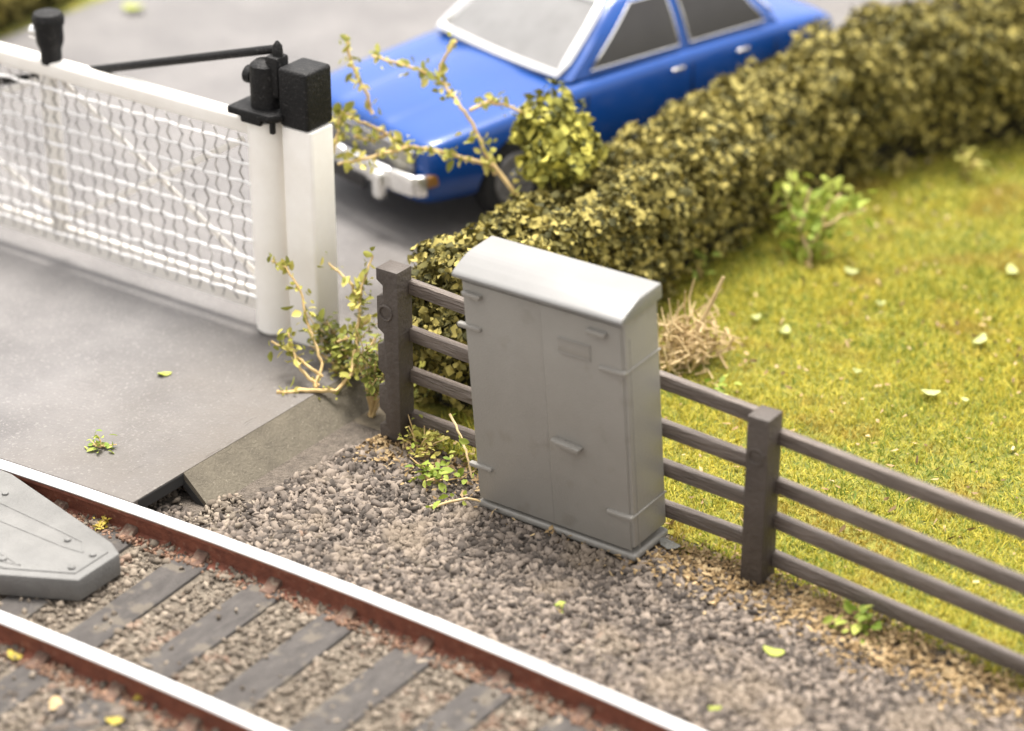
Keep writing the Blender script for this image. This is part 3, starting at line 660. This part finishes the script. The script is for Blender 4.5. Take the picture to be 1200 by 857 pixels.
def clump(name, c, rad, n, size, mat, label, cat, group=None, stems=None, flat=1., seed=1, lump=.08, coreS=.7, leafname='foliage'):
    r2 = np.random.default_rng(seed); t = thing(name, (c[0], c[1], max(c[2]-rad*flat, 0)), label, cat, group)
    d = r2.normal(size=(n, 3)); d /= np.linalg.norm(d, axis=1)[:, None]; lobes = r2.normal(0, .38, (6, 3)); lobes[0] = 0
    wh = r2.integers(0, 6, n); P = np.array(c)[None]+(d*r2.uniform(.45, .78, 6)[wh][:, None]+lobes[wh]*np.array([1, 1, .8]))*np.array([rad, rad, rad*flat])[None]
    leafy(P, d, r2, size, rad*.5, rad*lump*4, seed, mat, leafname, t)
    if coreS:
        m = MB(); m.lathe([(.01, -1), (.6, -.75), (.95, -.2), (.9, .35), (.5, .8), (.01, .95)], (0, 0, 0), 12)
        m.bm.transform(Matrix.Translation(Vector(c)) @ Matrix.Diagonal((rad*coreS, rad*coreS, rad*flat*coreS, 1))); m.build('inner_core', M_core, t, 0)
    return t
clump('leaf_clump', (-.40, 4.50, 1.08), .31, 4200, .055, M_hedge_y, 'bright yellow green leafy lump standing up from the hedge top', 'shrub', seed=5, flat=.95, coreS=.45)

# ------------------------------------------------------------------ twiggy plants
def sprig(name, label, cat, lines, r0, r1, mat_st, mat_lf, nleaf, lsize, seed, D, group=None, spread=.05, tips=None):
    "lines: photo-shaped polylines, given a depth D (list of per-point offsets) -> tubes + leaves along them"
    r2 = np.random.default_rng(seed); base = None; m = MB(); LP = []
    polys = []
    for ln in lines:
        pts = []
        for p in ln:
            dd = D + (p[2] if len(p) > 2 else 0.); pts.append(deep(p[0], p[1], dd))
        polys.append(pts)
    base = polys[0][0]
    t = thing(name, base, label, cat, group)
    for i, pts in enumerate(polys):
        q = []
        for a, b in zip(pts, pts[1:]):
            for k in range(4): q.append(a.lerp(b, k/4)+Vector(r2.normal(0, .004, 3)))
        q.append(pts[-1])
        m.tube(q, r0 if i == 0 else r0*.72, 6, r1)
        for a, b in zip(q, q[1:]):
            for k in range(2): LP.append(np.array(a.lerp(b, r2.random())))
    m.build('stem', mat_st, t, 60)
    LP = np.array(LP); P = LP[r2.integers(0, len(LP), nleaf)]+r2.normal(0, spread*.5, (nleaf, 3))
    k = vnoise(P, 8., seed) > -.15; P = P[k]; n = len(P)
    V, F = scatter(LEAF_V, LEAF_F, P-np.array(base)[None], rand_rot(n, rng=r2), lsize*np.exp(r2.normal(0, .3, n)))
    np_mesh('leaves', V, F, mat_lf, t)
    return t
D0 = 16.45
sprig('bare_branch', 'thin straggling branch with few leaves reaching from the hedge toward the gate post', 'branch',
      [[(632, 275, .1), (605, 228), (578, 195, -.05), (545, 186, -.08), (505, 176, -.12), (480, 172, -.14), (450, 155, -.1), (420, 142, -.15), (398, 128, -.2)],
       [(580, 205, -.02), (562, 165, -.1), (550, 140, -.12), (538, 122, -.15), (520, 98, -.1), (498, 85, -.15), (470, 75, -.12), (436, 66, -.2)],
       [(550, 128, -.1), (575, 120, -.05), (600, 125, -.02), (622, 138, 0)],
       [(480, 172, -.14), (450, 180, -.2), (425, 187, -.22), (396, 193, -.25)],
       [(436, 135, -.1), (430, 112, -.15), (415, 80, -.2), (408, 60, -.22), (406, 42, -.22)],
       [(512, 92, -.12), (520, 68, -.15), (535, 48, -.2)],
       [(452, 158, -.1), (438, 165, -.05), (415, 160, -.05)],
       [(400, 130, -.2), (395, 160, -.22), (390, 180, -.2)]],
      .017, .008, M_twig, M_leafdry, 480, .058, 3, D0, spread=.055)
D1 = 15.44
sprig('weed_sprig', 'pale yellow twiggy weed leaning against the foot of the white gate post', 'weed',
      [[(325, 461), (360, 457), (394, 458, .02), (412, 438, .04), (417, 405, .08), (421, 365, .1), (421, 350, .1), (430, 320, .1), (437, 300, .1)],
       [(421, 352, .1), (412, 335, .12), (398, 320, .15), (385, 308, .16)],
       [(368, 455), (378, 428, .05), (370, 405, .06), (360, 380, .08), (352, 340, .1), (335, 315, .1), (318, 306, .1)],
       [(412, 430, .05), (430, 412, .1), (440, 395, .12)],
       [(374, 452, .01), (352, 432, .02), (342, 408, .05), (338, 390, .05)],
       [(395, 400, .15), (415, 393, .15), (432, 375, .15)],
       [(376, 440, .03), (362, 430, .02), (345, 415, .08), (318, 400, .1)]],
      .015, .006, M_twig, M_leafdry, 420, .050, 4, D1, spread=.06)
# leafy ground weeds: stems fan out from a root, leaves at their ends
def weed(name, label, cat, root, n, hgt, sprd, lsize, nl, mat, seed, group=None, stem=M_twig, sr=.006):
    r2 = np.random.default_rng(seed); root = Vector(root); t = thing(name, root, label, cat, group); m = MB(); LP = []
    for i in range(n):
        a = r2.uniform(0, 6.28); h = hgt*r2.uniform(.5, 1); s = sprd*r2.uniform(.3, 1)
        p = [root+Vector((math.cos(a)*s*f+r2.normal(0, .01), math.sin(a)*s*f+r2.normal(0, .01), h*f**.8)) for f in (0, .35, .7, 1)]
        m.tube(p, sr, 5, sr*.5)
        for k in range(nl): LP.append(np.array(p[1].lerp(p[3], r2.random()**.6))+r2.normal(0, lsize*.5, 3))
    m.build('stem', stem, t, 60); LP = np.array(LP); LP[:, 2] = np.maximum(LP[:, 2], root.z+.015)
    V, F = scatter(LEAF_V, LEAF_F, LP-np.array(root)[None], rand_rot(len(LP), .8, r2), lsize*np.exp(r2.normal(0, .25, len(LP))))
    np_mesh('leaves', V, F, mat, t); return t
weed('green_weed', 'small bright green weed with round leaves under the right hand fence rails', 'weed', at(1005, 742), 9, .12, .15, .075, 4, M_leaf, 12)
weed('green_weed', 'low green weed between the notched fence post and the cabinet base', 'weed', at(515, 566), 10, .13, .20, .052, 5, M_leaf, 13)
weed('green_weed', 'little two leaved sprout on the open ballast in front of the cabinet', 'weed', at(655, 720), 3, .05, .06, .05, 2, M_leaf, 14)
weed('green_weed', 'tiny tuft of green and brown leaves lying on the road surface', 'weed', at(120, 524, RZ), 7, .06, .08, .05, 4, M_leaf, 15)
weed('creeping_weed', 'ivy like green weed crowding the near side of the notched fence post', 'weed', at(436, 488), 16, .62, .22, .052, 12, M_ivy, 16)
weed('creeping_weed', 'tangle of olive leaves in the gap behind the white gate post', 'weed', Vector((-.80, 2.72, RZ)), 18, .30, .30, .05, 10, M_ivy, 17)
D2 = (at(948, 312)-CAM).dot(_fw)
sprig('green_sapling', 'small pale green sapling on a forked stem in the grass beside the hedge', 'sapling',
      [[(948, 313), (947, 295), (938, 272, .05), (926, 245, .1), (918, 218, .1)], [(947, 295), (962, 270, -.05), (985, 254, -.1), (1015, 246, -.1)], [(962, 270, -.05), (968, 245, 0), (985, 228, .05)], [(938, 272, .05), (945, 240, .1), (950, 222, .1)]],
      .020, .008, M_pstraw, M_sapleaf, 240, .085, 18, D2, spread=.13)
weed('green_weed', 'pale green seedling at the hedge foot behind the dry twigs', 'weed', at(822, 330), 5, .16, .10, .07, 3, M_leaf, 19)
weed('green_weed', 'green sprout beside the hedge far along the grass edge', 'weed', at(1128, 210), 6, .30, .14, .06, 6, M_leafdry, 20)
weed('green_weed', 'scrap of green weed at the foot of the dry twig heap', 'weed', at(848, 462), 5, .06, .12, .06, 3, M_leaf, 22)
weed('green_weed', 'yellow green moss tuft against the rusty rail beside the grey panel', 'weed', at(118, 617, .03), 6, .04, .06, .03, 5, M_leafyel, 23)
weed('green_weed', 'leafy weed sprawling under the bottom rail beside the notched fence post', 'weed', at(492, 535), 12, .20, .20, .040, 8, M_leafdry, 31)
weed('green_weed', 'low tangle of yellow green weed at the foot of the pale twiggy weed', 'weed', at(405, 445, .1), 14, .22, .22, .045, 8, M_leafdry, 32)
D3 = (at(530, 590)-CAM).dot(_fw)-.06
sprig('dry_stalk', 'bent dry yellow stalk lying on the ballast at the left foot of the cabinet', 'stalk', [[(492, 600), (520, 590), (545, 583), (563, 588)], [(528, 486, .1), (540, 512, .05), (548, 535, 0), (553, 560, 0)]], .011, .006, M_pstraw, M_leaf, 16, .05, 33, D3, spread=.06)
# heap of dry twigs behind the cabinet
def heap():
    r2 = np.random.default_rng(8); c = at(800, 432); t = thing('dry_twig_heap', c, 'tangled heap of pale dry twigs behind the right edge of the cabinet', 'twigs'); m = MB()
    for i in range(200):
        p = c+Vector((r2.normal(0, .10), r2.normal(.05, .13), abs(r2.normal(.04, .12)))); d = Vector((r2.normal(.1, .5), r2.normal(0, .5), r2.uniform(-.1, 1.4))).normalized(); Ln = r2.uniform(.08, .26)
        k = Vector(r2.normal(0, .03, 3)); m.tube([p, p+d*Ln*.5+k, p+d*Ln], r2.uniform(.006, .012), 5, .004)
    m.tube([c+Vector((0, .05, .1)), c+Vector((.05, .14, .3)), c+Vector((.10, .2, .46)), c+Vector((.13, .24, .58))], .020, 6, .010)
    m.build('twig_tangle', M_pstraw, t, 60)
heap()
# loose leaves
def leaf_thing(label, p, s, mat, rz, group, tilt=.15, name='fallen_leaf'):
    r2 = np.random.default_rng(int(abs(p[0])*1000) % 9999)
    b = bmesh.new(); N_ = 16
    ct = b.verts.new((0, 0, .012)); vs = [b.verts.new((s*.5*math.cos(a), s*.36*math.sin(a)*(1+.1*r2.normal()), .009*math.cos(2*a)*r2.uniform(.5, 1.5))) for a in np.linspace(0, 2*math.pi, N_, endpoint=False)]
    for k in range(N_): b.faces.new((ct, vs[k], vs[(k+1) % N_]))
    me = bpy.data.meshes.new(name); b.to_mesh(me); b.free()
    o = link_mesh(name, me, mat); o.location = p; o.rotation_euler = (r2.normal(0, tilt), r2.normal(0, tilt), rz)
    so_ = o.modifiers.new('thickness', 'SOLIDIFY'); so_.thickness = .004
    return tag(o, label, 'leaf', group)
G1 = 'pale leaves lying on the grass'; G2 = 'loose leaves on the ground'
for (x, y), l, s in [((885, 380), 'round pale green leaf on the grass nearest the dry twig heap', .12), ((920, 396), 'pale leaf second from the dry twigs on the grass', .14), ((1032, 364), 'small pale leaf in the middle of the grass below the sapling', .10), ((1147, 407), 'large pale leaf near the right edge of the grass', .17),
                     ((1090, 469), 'large whitish leaf low on the grass above the top fence rail', .18), ((997, 326), 'pale leaf on the grass just right of the sapling stem', .15), ((1004, 444), 'small pale leaf on the grass above the square fence post', .09), ((1185, 325), 'pale blurred leaf high on the grass at the right edge', .16), ((1130, 478), 'small pale flake right of the large whitish leaf', .08)]:
    p = at(x, y); leaf_thing(l, p+Vector((0, 0, .058)), s*.66, M_leafpale, random.uniform(0, 3), G1, name='pale_leaf')
leaf_thing('flat lime green leaf on the ballast in front of the right fence bay', at(906, 771)+Vector((0, 0, .045)), .115, M_leaf, .5, G2)
leaf_thing('single lime green leaf lying on the bare road', at(193, 440, RZ)+Vector((0, 0, .012)), .095, M_leaf, 1.2, G2)
leaf_thing('grey flake at the right hand foot of the cabinet', at(785, 645)+Vector((0, 0, .045)), .14, M_greyflake, -.2, G2)
leaf_thing('yellow leaf left of the near rail at the bottom left corner', at(18, 775)+Vector((0, 0, .04)), .085, M_leafyel, .3, G2)
leaf_thing('orange yellow leaf outside the near rail at the bottom edge', at(135, 851)+Vector((0, 0, .04)), .095, M_leafyel, 1., G2)
leaf_thing('yellow leaf outside the near rail close against its foot', at(162, 824)+Vector((0, 0, .04)), .075, M_leafyel, 2., G2)
leaf_thing('tan leaf low at the bottom left outside the near rail', at(66, 833)+Vector((0, 0, .04)), .11, M_straw, 2.4, G2)
leaf_thing('lime leaf far back on the road beyond the gate', at(157, 14, RZ)+Vector((0, 0, .05)), .20, M_leaf, .2, G2)
leaf_thing('small green leaf on the ballast beside the right end of the far rail', at(838, 838)+Vector((0, 0, .04)), .07, M_leaf, .2, G2)

# ------------------------------------------------------------------ far side of the road
sheet('verge', [(-6.7, 1.6), (-60, 1.6), (-60, 90), (-6.7, 90)], .165, M_turf)
bush = thing('roadside_hedge', (-7.4, 6.0, .06), 'blurred dark olive hedge across the road at the top left', 'hedge')
P, N = foliage_surface(9000, [(-7.2, 3.0, .5, .9), (-7.2, 4.6, .55, .95), (-7.35, 6.0, .6, .6), (-7.5, 7.1, .5, .35)], 0, 0, rng, .16)
leafy(P, N, rng, .085, .2, .12, 9, M_hedge, 'foliage', bush)
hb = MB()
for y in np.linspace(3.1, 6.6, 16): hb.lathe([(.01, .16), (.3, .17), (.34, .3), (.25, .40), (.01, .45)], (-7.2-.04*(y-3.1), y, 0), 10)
hb.build('inner_core', M_core, bush, 0)
